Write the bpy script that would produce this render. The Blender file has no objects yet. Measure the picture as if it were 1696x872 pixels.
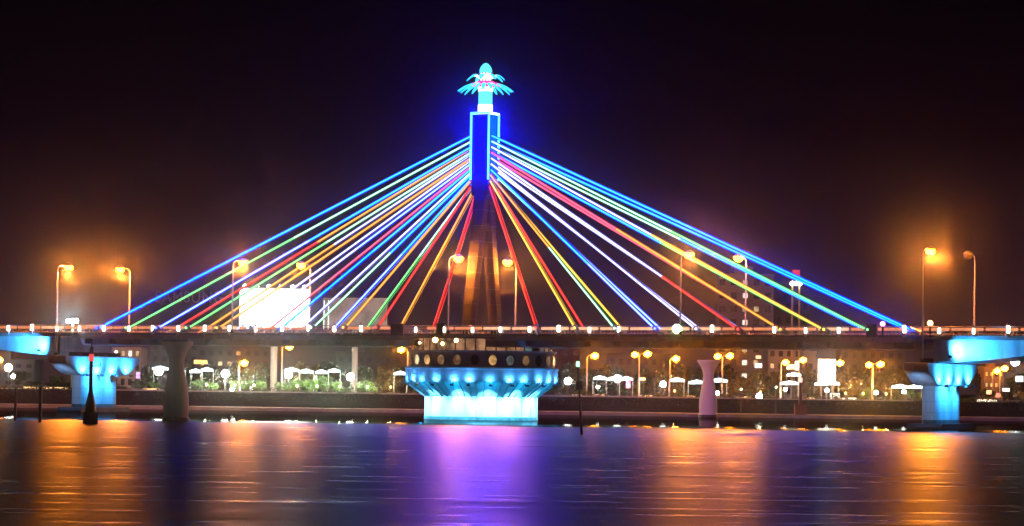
import bpy, bmesh, math, random
from mathutils import Vector, Matrix
random.seed(7)
sc = bpy.context.scene
R = math.radians
COL = sc.collection

# ------------------------------------------------------------------ camera, sky, moon, exposure
PHI = R(29)                      # the bridge runs 29 degrees off the picture plane
FOC = 4600.0                     # focal length in pixels of a 1696 wide frame
CAM = Vector((3.7, -355.0, 4.3))
PITCH = math.atan(204 / FOC)
ROLL = R(.78)
cd = bpy.data.cameras.new('camera'); cam = bpy.data.objects.new('camera', cd); COL.objects.link(cam)
cd.sensor_width = 36; cd.lens = FOC * 36 / 1696
cd.clip_start = .5; cd.clip_end = 6000
cam.matrix_world = Matrix.Translation(CAM) @ Matrix.Rotation(R(90) + PITCH, 4, 'X') @ Matrix.Rotation(ROLL, 4, 'Z')
sc.camera = cam

w = bpy.data.worlds.new('World'); sc.world = w; w.use_nodes = True
nt = w.node_tree; nt.nodes.clear()
def nn(t, ty, **k):
    n = t.nodes.new(ty)
    for a, b in k.items(): setattr(n, a, b)
    return n
wo = nn(nt, 'ShaderNodeOutputWorld'); ba = nn(nt, 'ShaderNodeBackground'); sky = nn(nt, 'ShaderNodeTexSky')
sky.sky_type = 'NISHITA'; sky.sun_disc = False; sky.sun_elevation = R(-6); sky.sun_rotation = R(200)
ba.inputs[1].default_value = .05
nt.links.new(sky.outputs[0], ba.inputs[0])
# city glow on the night sky: strongest at the horizon, the same all the way round
b2 = nn(nt, 'ShaderNodeBackground'); ad = nn(nt, 'ShaderNodeAddShader')
tc = nn(nt, 'ShaderNodeTexCoord'); sx = nn(nt, 'ShaderNodeSeparateXYZ'); cr = nn(nt, 'ShaderNodeValToRGB')
nt.links.new(tc.outputs['Generated'], sx.inputs[0]); nt.links.new(sx.outputs[2], cr.inputs[0])
e = cr.color_ramp.elements
e[0].position = 0; e[0].color = (.030, .012, .017, 1)
e[1].position = .16; e[1].color = (.0006, .0002, .0007, 1)
m = cr.color_ramp.elements.new(.045); m.color = (.015, .005, .011, 1)
m = cr.color_ramp.elements.new(.09); m.color = (.0040, .0012, .0035, 1)
b2.inputs[1].default_value = 1.0
nt.links.new(cr.outputs[0], b2.inputs[0])
nt.links.new(ba.outputs[0], ad.inputs[0]); nt.links.new(b2.outputs[0], ad.inputs[1]); nt.links.new(ad.outputs[0], wo.inputs[0])
sd = bpy.data.lights.new('moon', 'SUN'); sd.energy = .006; sd.angle = R(.5); sd.color = (1, .95, .88)
so = bpy.data.objects.new('moon', sd); COL.objects.link(so); so.rotation_euler = (R(55), 0, R(200 - 180))
sc.view_settings.view_transform = 'Standard'; sc.view_settings.look = 'None'
sc.view_settings.exposure = 0; sc.view_settings.gamma = 1
sc.render.engine = 'CYCLES'
cy = sc.cycles
cy.use_denoising = True
cy.max_bounces = 5; cy.diffuse_bounces = 2; cy.glossy_bounces = 3; cy.transmission_bounces = 3; cy.volume_bounces = 0
cy.sample_clamp_indirect = 6; cy.sample_clamp_direct = 0
cy.caustics_reflective = False; cy.caustics_refractive = False
cy.use_light_tree = True

# ------------------------------------------------------------------ helpers
AX = Vector((math.cos(PHI), -math.sin(PHI), 0))     # along the bridge
NR = Vector((-math.sin(PHI), -math.cos(PHI), 0))    # out of the deck edge that faces the open water
RZ = -PHI
def BW(t, n, z): return AX * t + NR * n + Vector((0, 0, z))

def at(px, depth, z=0.0):
    """world x for a picture column at a real distance"""
    u = (px - 848)
    return Vector((CAM.x + u * depth / FOC, CAM.y + depth, z))
def zat(px, py, depth):
    v = (py - 640) - (px - 848) * math.tan(ROLL)
    return CAM.z - v * depth / FOC

def tag(o, label=None, cat=None, group=None, kind=None):
    if label: o['label'] = label
    if cat: o['category'] = cat
    if group: o['group'] = group
    if kind: o['kind'] = kind
    return o
def empty(name, loc=(0, 0, 0), rz=0.0, label=None, cat=None, group=None):
    o = bpy.data.objects.new(name, None); COL.objects.link(o)
    o.location = loc; o.rotation_euler = (0, 0, rz); o.empty_display_size = .3
    return tag(o, label, cat, group)

class MB:
    def __init__(s): s.v = []; s.f = []
    def add(s, vs, fs):
        o = len(s.v); s.v += [tuple(v) for v in vs]; s.f += [tuple(i + o for i in f) for f in fs]; return s
    def box(s, c, d, rz=0.0):
        x, y, z = (q / 2 for q in d); ca, sa = math.cos(rz), math.sin(rz)
        vs = []
        for i in (-1, 1):
            for j in (-1, 1):
                for k in (-1, 1):
                    a, b = i * x, j * y
                    vs.append((c[0] + a * ca - b * sa, c[1] + a * sa + b * ca, c[2] + k * z))
        return s.add(vs, [(0, 1, 3, 2), (4, 6, 7, 5), (0, 4, 5, 1), (2, 3, 7, 6), (0, 2, 6, 4), (1, 5, 7, 3)])
    def span(s, a, b):
        return s.box([(a[i] + b[i]) / 2 for i in range(3)], [abs(b[i] - a[i]) for i in range(3)])
    def tube(s, p0, p1, r0, r1=None, seg=8, caps=True):
        if r1 is None: r1 = r0
        p0 = Vector(p0); p1 = Vector(p1); d = (p1 - p0).normalized()
        a = d.orthogonal().normalized(); b = d.cross(a)
        vs = []
        for p, r in ((p0, r0), (p1, r1)):
            for i in range(seg):
                q = 2 * math.pi * i / seg
                vs.append(p + a * (r * math.cos(q)) + b * (r * math.sin(q)))
        fs = [(i, (i + 1) % seg, seg + (i + 1) % seg, seg + i) for i in range(seg)]
        if caps: fs += [tuple(range(seg))[::-1], tuple(range(seg, 2 * seg))]
        return s.add(vs, fs)
    def path(s, pts, rs, seg=8):
        pts = [Vector(p) for p in pts]; vs = []; n = len(pts)
        if not isinstance(rs, (list, tuple)): rs = [rs] * n
        ref = Vector((.137, .291, .947))
        for k, p in enumerate(pts):
            d = (pts[min(k + 1, n - 1)] - pts[max(k - 1, 0)]).normalized()
            a = d.cross(ref).normalized(); b = d.cross(a)
            for i in range(seg):
                q = 2 * math.pi * i / seg
                vs.append(p + a * (rs[k] * math.cos(q)) + b * (rs[k] * math.sin(q)))
        fs = [(k * seg + i, k * seg + (i + 1) % seg, (k + 1) * seg + (i + 1) % seg, (k + 1) * seg + i) for k in range(n - 1) for i in range(seg)]
        fs += [tuple(range(seg))[::-1], tuple(range((n - 1) * seg, n * seg))]
        return s.add(vs, fs)
    def lathe(s, prof, seg=24, c=(0, 0, 0), a0=0.0, a1=2 * math.pi):
        full = abs(a1 - a0 - 2 * math.pi) < 1e-6; n = seg if full else seg + 1; vs = []
        for r, z in prof:
            for i in range(n):
                q = a0 + (a1 - a0) * i / seg
                vs.append((c[0] + r * math.cos(q), c[1] + r * math.sin(q), c[2] + z))
        fs = []
        for k in range(len(prof) - 1):
            for i in range(seg):
                j = (i + 1) % n
                fs.append((k * n + i, k * n + j, (k + 1) * n + j, (k + 1) * n + i))
        if full:
            if prof[0][0] > 1e-4: fs.append(tuple(range(n))[::-1])
            if prof[-1][0] > 1e-4: fs.append(tuple(range((len(prof) - 1) * n, len(prof) * n)))
        return s.add(vs, fs)
    def open_bottom(s):
        s.f = [f for f in s.f if len(f) <= 4]; return s
    def prism(s, poly, y0, y1):
        """poly in (x, z), extruded along y"""
        n = len(poly)
        vs = [(x, y0, z) for x, z in poly] + [(x, y1, z) for x, z in poly]
        fs = [tuple(range(n)), tuple(range(n, 2 * n))[::-1]] + [(i, n + i, n + (i + 1) % n, (i + 1) % n) for i in range(n)]
        return s.add(vs, fs)
    def prismx(s, poly, x0, x1):
        """poly in (y, z), extruded along x"""
        n = len(poly)
        vs = [(x0, y, z) for y, z in poly] + [(x1, y, z) for y, z in poly]
        fs = [tuple(range(n))[::-1], tuple(range(n, 2 * n))] + [(i, (i + 1) % n, n + (i + 1) % n, n + i) for i in range(n)]
        return s.add(vs, fs)
    def ball(s, c, r, sub=2, sc3=(1, 1, 1)):
        b = bmesh.new(); bmesh.ops.create_icosphere(b, subdivisions=sub, radius=r)
        s.add([(c[0] + q.co.x * sc3[0], c[1] + q.co.y * sc3[1], c[2] + q.co.z * sc3[2]) for q in b.verts], [[q.index for q in f.verts] for f in b.faces])
        b.free(); return s
    def mesh(s, name, smooth=False):
        me = bpy.data.meshes.new(name); me.from_pydata(s.v, [], s.f)
        b = bmesh.new(); b.from_mesh(me); bmesh.ops.recalc_face_normals(b, faces=b.faces); b.to_mesh(me); b.free()
        if smooth:
            me.polygons.foreach_set('use_smooth', [True] * len(me.polygons))
            try: me.set_sharp_from_angle(angle=R(40))
            except Exception: pass
        me.update(); return me
    def build(s, name, mat, parent=None, smooth=False, loc=(0, 0, 0), rz=0.0, bevel=0):
        me = s.mesh(name, smooth); me.materials.append(mat)
        return link(name, me, parent, loc, rz, bevel)
def link(name, me, parent=None, loc=(0, 0, 0), rz=0.0, bevel=0):
    o = bpy.data.objects.new(name, me); COL.objects.link(o)
    o.parent = parent; o.location = loc; o.rotation_euler = (0, 0, rz)
    if bevel:
        b = o.modifiers.new('bevel', 'BEVEL'); b.width = bevel; b.segments = 2; b.limit_method = 'ANGLE'
    return o
def children(o): return [c for c in bpy.data.objects if c.parent == o]
def copy_tree(o, kids, parent=None):
    c = o.copy(); COL.objects.link(c); c.parent = parent
    for k in kids.get(o, ()): copy_tree(k, kids, c)
    return c
def kidmap(o):
    d = {}
    def go(q):
        d[q] = children(q)
        for c in d[q]: go(c)
    go(o); return d
def point(name, loc, power, color, parent=None, r=.15):
    l = bpy.data.lights.new(name, 'POINT'); l.energy = power; l.color = color; l.shadow_soft_size = r
    o = bpy.data.objects.new(name, l); COL.objects.link(o); o.location = loc; o.parent = parent
    return o
def spot(name, loc, aim, power, color, size, parent=None, blend=.8, r=.15):
    l = bpy.data.lights.new(name, 'SPOT'); l.energy = power; l.color = color; l.spot_size = R(size); l.spot_blend = blend; l.shadow_soft_size = r
    o = bpy.data.objects.new(name, l); COL.objects.link(o); o.location = loc; o.parent = parent
    o.rotation_euler = (Vector(aim) - Vector(loc)).to_track_quat('-Z', 'Y').to_euler()
    return o

# ------------------------------------------------------------------ materials
MATS = {}
def mat(name, col, rough=.7, metal=0.0, var=.25, scale=1.2, bump=0.0, streak=False):
    if name in MATS: return MATS[name]
    m = bpy.data.materials.new(name); m.use_nodes = True; t = m.node_tree; p = t.nodes['Principled BSDF']
    p.inputs['Roughness'].default_value = rough; p.inputs['Metallic'].default_value = metal
    g = nn(t, 'ShaderNodeTexCoord'); mp = nn(t, 'ShaderNodeMapping'); n = nn(t, 'ShaderNodeTexNoise')
    mp.inputs['Scale'].default_value = (scale, scale, scale * (.18 if streak else 1))
    n.inputs['Scale'].default_value = 1.0; n.inputs['Detail'].default_value = 6; n.inputs['Roughness'].default_value = .65
    t.links.new(g.outputs['Object'], mp.inputs[0]); t.links.new(mp.outputs[0], n.inputs['Vector'])
    r = nn(t, 'ShaderNodeValToRGB'); r.color_ramp.elements[0].position = .32; r.color_ramp.elements[1].position = .72
    r.color_ramp.elements[0].color = (*[c * (1 - var) for c in col], 1); r.color_ramp.elements[1].color = (*[min(1, c * (1 + var * .6)) for c in col], 1)
    t.links.new(n.outputs['Fac'], r.inputs[0]); t.links.new(r.outputs[0], p.inputs['Base Color'])
    if bump:
        b = nn(t, 'ShaderNodeBump'); b.inputs['Strength'].default_value = bump; b.inputs['Distance'].default_value = .05
        n2 = nn(t, 'ShaderNodeTexNoise'); n2.inputs['Scale'].default_value = scale * 9; n2.inputs['Detail'].default_value = 4
        t.links.new(g.outputs['Object'], n2.inputs['Vector']); t.links.new(n2.outputs['Fac'], b.inputs['Height']); t.links.new(b.outputs[0], p.inputs['Normal'])
    MATS[name] = m; return m
def emit(name, col, strength, flick=0.0, scale=1.0):
    if name in MATS: return MATS[name]
    m = bpy.data.materials.new(name); m.use_nodes = True; t = m.node_tree; t.nodes.remove(t.nodes['Principled BSDF'])
    em = nn(t, 'ShaderNodeEmission'); em.inputs[0].default_value = (*col, 1); em.inputs[1].default_value = strength
    if flick:
        g = nn(t, 'ShaderNodeTexCoord'); n = nn(t, 'ShaderNodeTexNoise'); n.inputs['Scale'].default_value = scale; n.inputs['Detail'].default_value = 3
        mr = nn(t, 'ShaderNodeMapRange'); mr.inputs[1].default_value = .35; mr.inputs[2].default_value = .65
        mr.inputs[3].default_value = strength * (1 - flick); mr.inputs[4].default_value = strength * (1 + flick)
        t.links.new(g.outputs['Object'], n.inputs['Vector']); t.links.new(n.outputs['Fac'], mr.inputs[0]); t.links.new(mr.outputs[0], em.inputs[1])
    t.links.new(em.outputs[0], t.nodes['Material Output'].inputs[0])
    MATS[name] = m; return m
def leafmat(name, col):
    m = bpy.data.materials.new(name); m.use_nodes = True; t = m.node_tree; p = t.nodes['Principled BSDF']
    p.inputs['Roughness'].default_value = .55
    oi = nn(t, 'ShaderNodeTexCoord'); n = nn(t, 'ShaderNodeTexNoise'); n.inputs['Scale'].default_value = 1.6; n.inputs['Detail'].default_value = 3
    r = nn(t, 'ShaderNodeValToRGB'); r.color_ramp.elements[0].position = .35; r.color_ramp.elements[1].position = .68
    r.color_ramp.elements[0].color = (*[c * .55 for c in col], 1); r.color_ramp.elements[1].color = (*[c * 1.35 for c in col], 1)
    tr = nn(t, 'ShaderNodeBsdfTranslucent'); mx = nn(t, 'ShaderNodeMixShader'); mx.inputs[0].default_value = .3
    t.links.new(oi.outputs['Object'], n.inputs['Vector']); t.links.new(n.outputs['Fac'], r.inputs[0])
    t.links.new(r.outputs[0], p.inputs['Base Color']); t.links.new(r.outputs[0], tr.inputs[0])
    t.links.new(p.outputs[0], mx.inputs[1]); t.links.new(tr.outputs[0], mx.inputs[2]); t.links.new(mx.outputs[0], t.nodes['Material Output'].inputs[0])
    MATS[name] = m; return m

CONC = mat('concrete', (.42, .41, .40), .8, var=.3, scale=.5, bump=.25, streak=True)
PALE = mat('pale_concrete', (.58, .56, .54), .75, var=.5, scale=.45, bump=.2, streak=True)
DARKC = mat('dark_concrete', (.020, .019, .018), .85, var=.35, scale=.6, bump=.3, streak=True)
WETC = mat('wet_concrete', (.06, .058, .06), .4, var=.4, scale=.8, bump=.3)
STEEL = mat('painted_steel', (.32, .32, .33), .45, metal=.4, var=.2, scale=2)
DSTEEL = mat('dark_steel', (.05, .05, .055), .5, metal=.3, var=.25, scale=2)
ASPH = mat('asphalt', (.05, .05, .052), .85, var=.3, scale=3, bump=.3)
BLACK = mat('black_paint', (.012, .012, .013), .5, var=.3, scale=3)
GALV = mat('galvanised_pole', (.45, .44, .42), .4, metal=.5, var=.15, scale=2)
LENS = lambda n, c, s: emit(n, c, s)
HPS_C = (1.0, .42, .08)
HPS = emit('sodium_lamp', (1.0, .26, .005), 90)
HPSF = emit('sodium_lamp_far', (1.0, .24, .0025), 420)
WHITE_L = emit('white_globe', (.93, 1.0, .94), 75)
LANT = emit('lantern_white', (1.0, .97, .80), 6)
TRAIL_GLOW = emit('trail_glow', (1.0, .32, .14), .85, .35, .35)
BLUE_C = (.03, .37, 1.0)
FLOOD = emit('flood_lens', (.25, .75, 1.0), 10)

# ------------------------------------------------------------------ water, far bank
def water_material():
    m = bpy.data.materials.new('river_water'); m.use_nodes = True; t = m.node_tree; t.nodes.remove(t.nodes['Principled BSDF'])
    # wave slopes of a wind-ruffled river are close to Gaussian: Beckmann gloss under Fresnel over a black-blue body
    p = nn(t, 'ShaderNodeBsdfAnisotropic', distribution='BECKMANN'); df = nn(t, 'ShaderNodeBsdfDiffuse'); df.inputs[0].default_value = (.003, .005, .008, 1)
    fr = nn(t, 'ShaderNodeFresnel'); fr.inputs[0].default_value = 1.33; mx = nn(t, 'ShaderNodeMixShader'); p.inputs['Color'].default_value = (.33, .33, .33, 1)
    t.links.new(fr.outputs[0], mx.inputs[0]); t.links.new(df.outputs[0], mx.inputs[1]); t.links.new(p.outputs[0], mx.inputs[2]); t.links.new(mx.outputs[0], t.nodes['Material Output'].inputs[0])
    g = nn(t, 'ShaderNodeNewGeometry'); s = nn(t, 'ShaderNodeSeparateXYZ')
    t.links.new(g.outputs['Position'], s.inputs[0])
    # wind ruffles the open reach; the water under and behind the bridge lies in the lee and is calmer
    wob = nn(t, 'ShaderNodeTexNoise'); wob.inputs['Scale'].default_value = .035; wob.inputs['Detail'].default_value = 3
    t.links.new(g.outputs['Position'], wob.inputs['Vector'])
    ma = nn(t, 'ShaderNodeMath', operation='MULTIPLY_ADD'); ma.inputs[1].default_value = 26
    t.links.new(wob.outputs['Fac'], ma.inputs[0]); t.links.new(s.outputs[1], ma.inputs[2])
    mr = nn(t, 'ShaderNodeMapRange'); mr.inputs[1].default_value = -48; mr.inputs[2].default_value = -22
    mr.inputs[3].default_value = .37; mr.inputs[4].default_value = .03
    t.links.new(ma.outputs[0], mr.inputs[0])
    mp = nn(t, 'ShaderNodeMapping'); mp.inputs['Scale'].default_value = (.10, .62, 1)
    n = nn(t, 'ShaderNodeTexNoise'); n.inputs['Scale'].default_value = 1.0; n.inputs['Detail'].default_value = 5; n.inputs['Roughness'].default_value = .6
    b = nn(t, 'ShaderNodeBump'); b.inputs['Strength'].default_value = .55; b.inputs['Distance'].default_value = .30
    t.links.new(g.outputs['Position'], mp.inputs[0]); t.links.new(mp.outputs[0], n.inputs['Vector']); t.links.new(n.outputs['Fac'], b.inputs['Height'])
    t.links.new(b.outputs[0], p.inputs['Normal'])
    # ripples: rougher on the crests, and lower in the lee
    rv = nn(t, 'ShaderNodeMapRange'); rv.inputs[1].default_value = .3; rv.inputs[2].default_value = .7; rv.inputs[3].default_value = .58; rv.inputs[4].default_value = 1.4
    mu = nn(t, 'ShaderNodeMath', operation='MULTIPLY')
    t.links.new(n.outputs['Fac'], rv.inputs[0]); t.links.new(rv.outputs[0], mu.inputs[0]); t.links.new(mr.outputs[0], mu.inputs[1]); t.links.new(mu.outputs[0], p.inputs['Roughness'])
    bd = nn(t, 'ShaderNodeMath', operation='MULTIPLY'); bd.inputs[1].default_value = 1.7
    t.links.new(mr.outputs[0], bd.inputs[0]); t.links.new(bd.outputs[0], b.inputs['Strength'])
    return m
tag(MB().add([(-700, -420, 0), (700, -420, 0), (700, 76, 0), (-700, 76, 0)], [(0, 1, 2, 3)]).build('river_water', water_material()), kind='structure')
YB = 85.0                                    # face of the far embankment
GZ = 2.8
tag(MB().span((-700, 71, -3), (700, YB + .5, .5)).build('quay_ledge', mat('quay_concrete', (.30, .28, .25), .85, var=.3, scale=.5, bump=.3)), kind='structure')
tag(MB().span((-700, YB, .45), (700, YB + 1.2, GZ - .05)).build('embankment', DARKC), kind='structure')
EARTH = mat('dark_earth', (.05, .05, .035), .95, var=.4, scale=.3, bump=.3)
tag(MB().add([(-1000, YB + 1, GZ), (1000, YB + 1, GZ), (1000, 1600, GZ), (-1000, 1600, GZ)], [(0, 1, 2, 3)]).build('ground', EARTH), kind='structure')
tag(MB().span((-700, YB + 3, GZ + .004), (700, YB + 8, GZ + .05)).build('promenade', PALE), kind='structure')
# coping stones along the embankment edge
cop = MB().span((-.985, -.3, 0), (.985, .5, .22)).mesh('coping_stone'); cop.materials.append(CONC)
em = bpy.data.objects['embankment']
for i in range(66):
    link('coping_stone', cop, em, (-64 + i * 2, YB - .05, GZ - .05 + random.uniform(-.012, .012)))

# ------------------------------------------------------------------ the bridge
bridge = empty('cable_stayed_bridge', (0, 0, 0), RZ, 'cable-stayed swing bridge with neon rainbow cables fanning from one lit pylon', 'bridge')
L1 = 60.2
def Bl(t, n, z): return (t, -n, z)            # bridge-frame point: local y is away from the open water
d = MB().prismx([(-6.9, 10.75), (-6.9, 10.2), (-5.2, 9.95), (-4.6, 9.2), (4.6, 9.2), (5.2, 9.95), (6.9, 10.2), (6.9, 10.75)], -L1, L1)
DKC = mat('deck_concrete', (.13, .115, .13), .8, var=.3, scale=.5, bump=.2, streak=True)
deck = d.build('deck', DKC, bridge)
MB().span((-L1, -6.2, 10.754), (L1, 6.2, 10.80)).build('road_surface', ASPH, deck)
for y in (-6.88, 6.88):
    MB().span((-L1, y - .12, 9.95), (L1, y + .12, 10.5)).build('edge_beam', mat('edge_paint', (.20, .17, .20), .7, var=.3, scale=.7), deck)
LIP = DKC
for k in range(30):
    t0 = -L1 + 2 + k * 4.02
    MB().span((t0 - .12, -6.7, 9.3), (t0 + .12, -5.15, 10.15)).build('bracket', LIP, deck)

# railing, one panel between each pair of posts; glowing strips added for car light trails
BAL = mat('railing_paint', (.36, .28, .26), .55, var=.2, scale=2)
pan = MB()
for k in range(9): pan.box((.22 + k * .455, 0, .22), (.13, .1, .42))
pan.tube((0, 0, .45), (4.1, 0, .45), .05, seg=6); pan.tube((0, 0, 1.0), (4.1, 0, 1.0), .06, seg=6)
pan_me = pan.mesh('railing_panel'); pan_me.materials.append(BAL)
strip = MB().box((2.05, 0, 0), (3.8, .10, .34)).mesh('light_strip'); strip.materials.append(TRAIL_GLOW)
STR2 = emit('trail_glow_pale', (1.0, .50, .28), 1.1, .3, .5)
strip2 = strip.copy(); strip2.materials.clear(); strip2.materials.append(STR2)
dark_slots = {14, 17}
for edge in (-1, 1):
    for k in range(38):
        t = -78.2 + k * 4.1 + (.0 if edge < 0 else 1.3)
        p = link('railing_panel', pan_me, bridge, (t, edge * 6.6, 10.78))
        if edge < 0 and k not in dark_slots:
            link('light_strip', strip2 if (20 <= k <= 27 or k % 7 == 3) else strip, p, (0, .02, .70))

# pylon: a square head over two splayed legs
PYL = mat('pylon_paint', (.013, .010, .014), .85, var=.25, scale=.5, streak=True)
NEON = emit('neon_cyan_blue', (.0035, .022, 6.5), 85)
NEONW = emit('neon_white', (.02, .035, 4.5), 80.0)
BLUEGLOW = emit('neon_deep_blue', (.004, .03, 1.0), 7.0)
pylon = MB()
def quadcol(mb, a, b, ha, hb):
    vs = []
    for c, h in ((a, ha), (b, hb)):
        for i, j in ((-1, -1), (1, -1), (1, 1), (-1, 1)): vs.append((c[0] + i * h[0], c[1] + j * h[1], c[2]))
    return mb.add(vs, [(3, 2, 1, 0), (4, 5, 6, 7)] + [(i, (i + 1) % 4, 4 + (i + 1) % 4, 4 + i) for i in range(4)])
quadcol(pylon, (0, 0, 28.6), (0, 0, 39.0), (1.22, 1.22), (1.22, 1.22))
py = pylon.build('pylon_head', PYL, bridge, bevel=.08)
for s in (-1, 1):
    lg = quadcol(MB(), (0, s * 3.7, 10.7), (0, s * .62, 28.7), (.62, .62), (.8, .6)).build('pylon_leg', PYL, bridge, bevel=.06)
    for q in range(1, 9):
        f = q / 9; z = 10.7 + 18 * f
        MB().box((0, s * (3.7 - 3.08 * f), z), (1.32 + .34 * f, 1.32 - .06 * f, .10)).build('joint_band', DSTEEL, lg)
MB().box((0, 0, 24.6), (1.2, 2.4, .9)).build('cross_beam', PYL, bridge)
for i, j in ((-1, -1), (1, -1), (1, 1), (-1, 1)):
    MB().tube((i * 1.3, j * 1.3, 30.6), (i * 1.3, j * 1.3, 39.2), .135, seg=8).build('neon_tube', NEON, py)
for s in (-1, 1):
    MB().tube((-1.3, s * 1.3, 39.15), (1.3, s * 1.3, 39.15), .135, seg=8).build('neon_tube', NEON if s < 0 else NEONW, py)
    MB().tube((s * 1.3, -1.3, 39.15), (s * 1.3, 1.3, 39.15), .135, seg=8).build('neon_tube', NEONW, py)
# blue light panels on the two faces that look along the bridge
for s in (-1, 1):
    MB().box((s * 1.26, 0, 35.2), (.06, 1.5, 7.4)).build('light_panel', emit('panel_blue', (.0, .0008, 1.0), 200.0), py)
    MB().box((0, s * 1.26, 34.9), (1.6, .05, 7.4)).build('light_panel', emit('panel_violet', (.03, .0006, 1.0), .05), py)

# palm-shaped crown of light on the pylon
crown = MB().lathe([(.95, 39.05), (.95, 40.3)], 20).build('crown_neck', emit('crown_white', (.85, .98, 1.0), 2.6), bridge)
MB().lathe([(.9, 40.3), (.9, 42.0)], 20).build('neck_band', emit('crown_cyan', (.12, .80, 1.2), 1.5), crown)
MB().lathe([(.93, 42.0), (.98, 42.6)], 20).build('neck_band', MATS['crown_white'], crown)
ring = MB().lathe([(1.05, 42.55), (1.45, 42.95), (1.1, 43.3)], 20).build('crown_ring', emit('crown_pink', (1.0, .04, .35), 1.6), bridge)
CYT = emit('crown_cyan_tip', (.05, .72, 1.3), 1.5)
def frond(parent, ang, r0, r1, z0, z1, wd, m1, m2, lift):
    ca, sa = math.cos(ang), math.sin(ang)
    def seg(u0, u1, name, mm, par):
        vs = []; fs = []; n = 5
        for k in range(n + 1):
            u = u0 + (u1 - u0) * k / n
            r = r0 + (r1 - r0) * u; z = z0 + (z1 - z0) * u ** 1.8 + lift * math.sin(math.pi * u)
            h = wd * (math.sin(math.pi * min(.97, .12 + u * .83)) ** .6)
            for q, dz in ((-h, -.10), (0, .06), (h, -.10), (0, -.12)):
                vs.append((r * ca - q * sa, r * sa + q * ca, z + dz))
            if k:
                for i in range(4): fs.append(((k - 1) * 4 + i, (k - 1) * 4 + (i + 1) % 4, k * 4 + (i + 1) % 4, k * 4 + i))
        fs += [(0, 1, 2, 3), (n * 4 + 3, n * 4 + 2, n * 4 + 1, n * 4)]
        return MB().add(vs, fs).build(name, mm, par)
    a = seg(0, .46, 'frond', m1, parent); seg(.46, 1, 'frond_tip', m2, a)
for i in range(20):
    frond(bridge, 2 * math.pi * i / 20 + .1, .8, 3.45 + .15 * (i % 2), 43.05, 41.9 + .1 * (i % 3), .30, MATS['crown_pink'] if i % 2 else emit('crown_rose', (1.0, .35, .6), 2.0), CYT, .12)
for i in range(8):
    frond(bridge, 2 * math.pi * i / 8 + .25, .55, 2.5, 43.5, 43.5, .40, MATS['crown_white'], CYT, .62)
bud = MB().lathe([(.74, 43.2), (.8, 43.9), (.78, 44.5), (.62, 45.1), (.3, 45.5), (0, 45.62)], 18).build('crown_bud', emit('bud_pale', (1.0, .80, .82), 1.7), bridge, smooth=True)
MB().lathe([(.83, 44.35), (.80, 44.8), (.64, 45.2), (.32, 45.58), (0, 45.7)], 18).build('bud_cap', MATS['crown_cyan'], bud)
for i in range(12):
    q = 2 * math.pi * i / 12
    MB().tube((.83 * math.cos(q), .83 * math.sin(q), 43.3), (.83 * math.cos(q), .83 * math.sin(q), 44.5), .05, seg=5).build('bud_rib', DSTEEL, bud)

# stay cables: (halo glow painted onto the sheath, bright tube)
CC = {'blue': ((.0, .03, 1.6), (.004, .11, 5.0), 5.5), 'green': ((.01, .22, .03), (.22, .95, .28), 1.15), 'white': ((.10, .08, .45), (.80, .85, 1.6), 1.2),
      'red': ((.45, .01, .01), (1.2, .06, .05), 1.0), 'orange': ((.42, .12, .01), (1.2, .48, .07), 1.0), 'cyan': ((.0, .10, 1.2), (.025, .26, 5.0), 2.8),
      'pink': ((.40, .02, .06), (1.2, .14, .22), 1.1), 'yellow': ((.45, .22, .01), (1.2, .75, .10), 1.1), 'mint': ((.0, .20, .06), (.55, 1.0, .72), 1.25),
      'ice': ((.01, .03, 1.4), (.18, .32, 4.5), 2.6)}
for k, (a, b, s) in CC.items(): emit('halo_sheath_' + k, a, .9); emit('tube_' + k, b, s * 1.5)
plan = [(-1, 1, 11.8, 4.95, 'red orange mint blue white orange green ice green blue'.split()),
        (-1, -1, 11.4, 5.3, 'red orange green ice white pink white orange red'.split()),
        (1, 1, 11.8, 5.5, 'red yellow mint ice white red orange yellow green blue'.split()),
        (1, -1, 11.6, 5.6, 'red yellow ice white white pink green cyan blue'.split())]
UPPER = {(-1, 1, 8): 'mint', (-1, 1, 7): 'cyan', (-1, 1, 6): 'mint', (-1, 1, 4): 'ice', (-1, 1, 2): 'cyan', (-1, 1, 3): 'cyan', (-1, 1, 9): 'cyan', (-1, -1, 8): 'orange', (-1, -1, 7): 'white', (-1, -1, 3): 'cyan', (-1, -1, 2): 'mint',
         (1, 1, 2): 'orange', (1, 1, 3): 'cyan', (1, 1, 5): 'white', (1, 1, 6): 'pink', (1, 1, 7): 'white', (1, 1, 8): 'mint', (1, -1, 2): 'mint', (1, -1, 4): 'white', (1, -1, 6): 'cyan', (1, -1, 7): 'mint', (1, 1, 9): 'cyan', (1, -1, 8): 'cyan'}
SPLIT = {(1, 1, 2): .52, (1, -1, 2): .78, (1, 1, 5): .3, (1, 1, 6): .55, (1, 1, 3): .4, (-1, 1, 9): .45}
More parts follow.
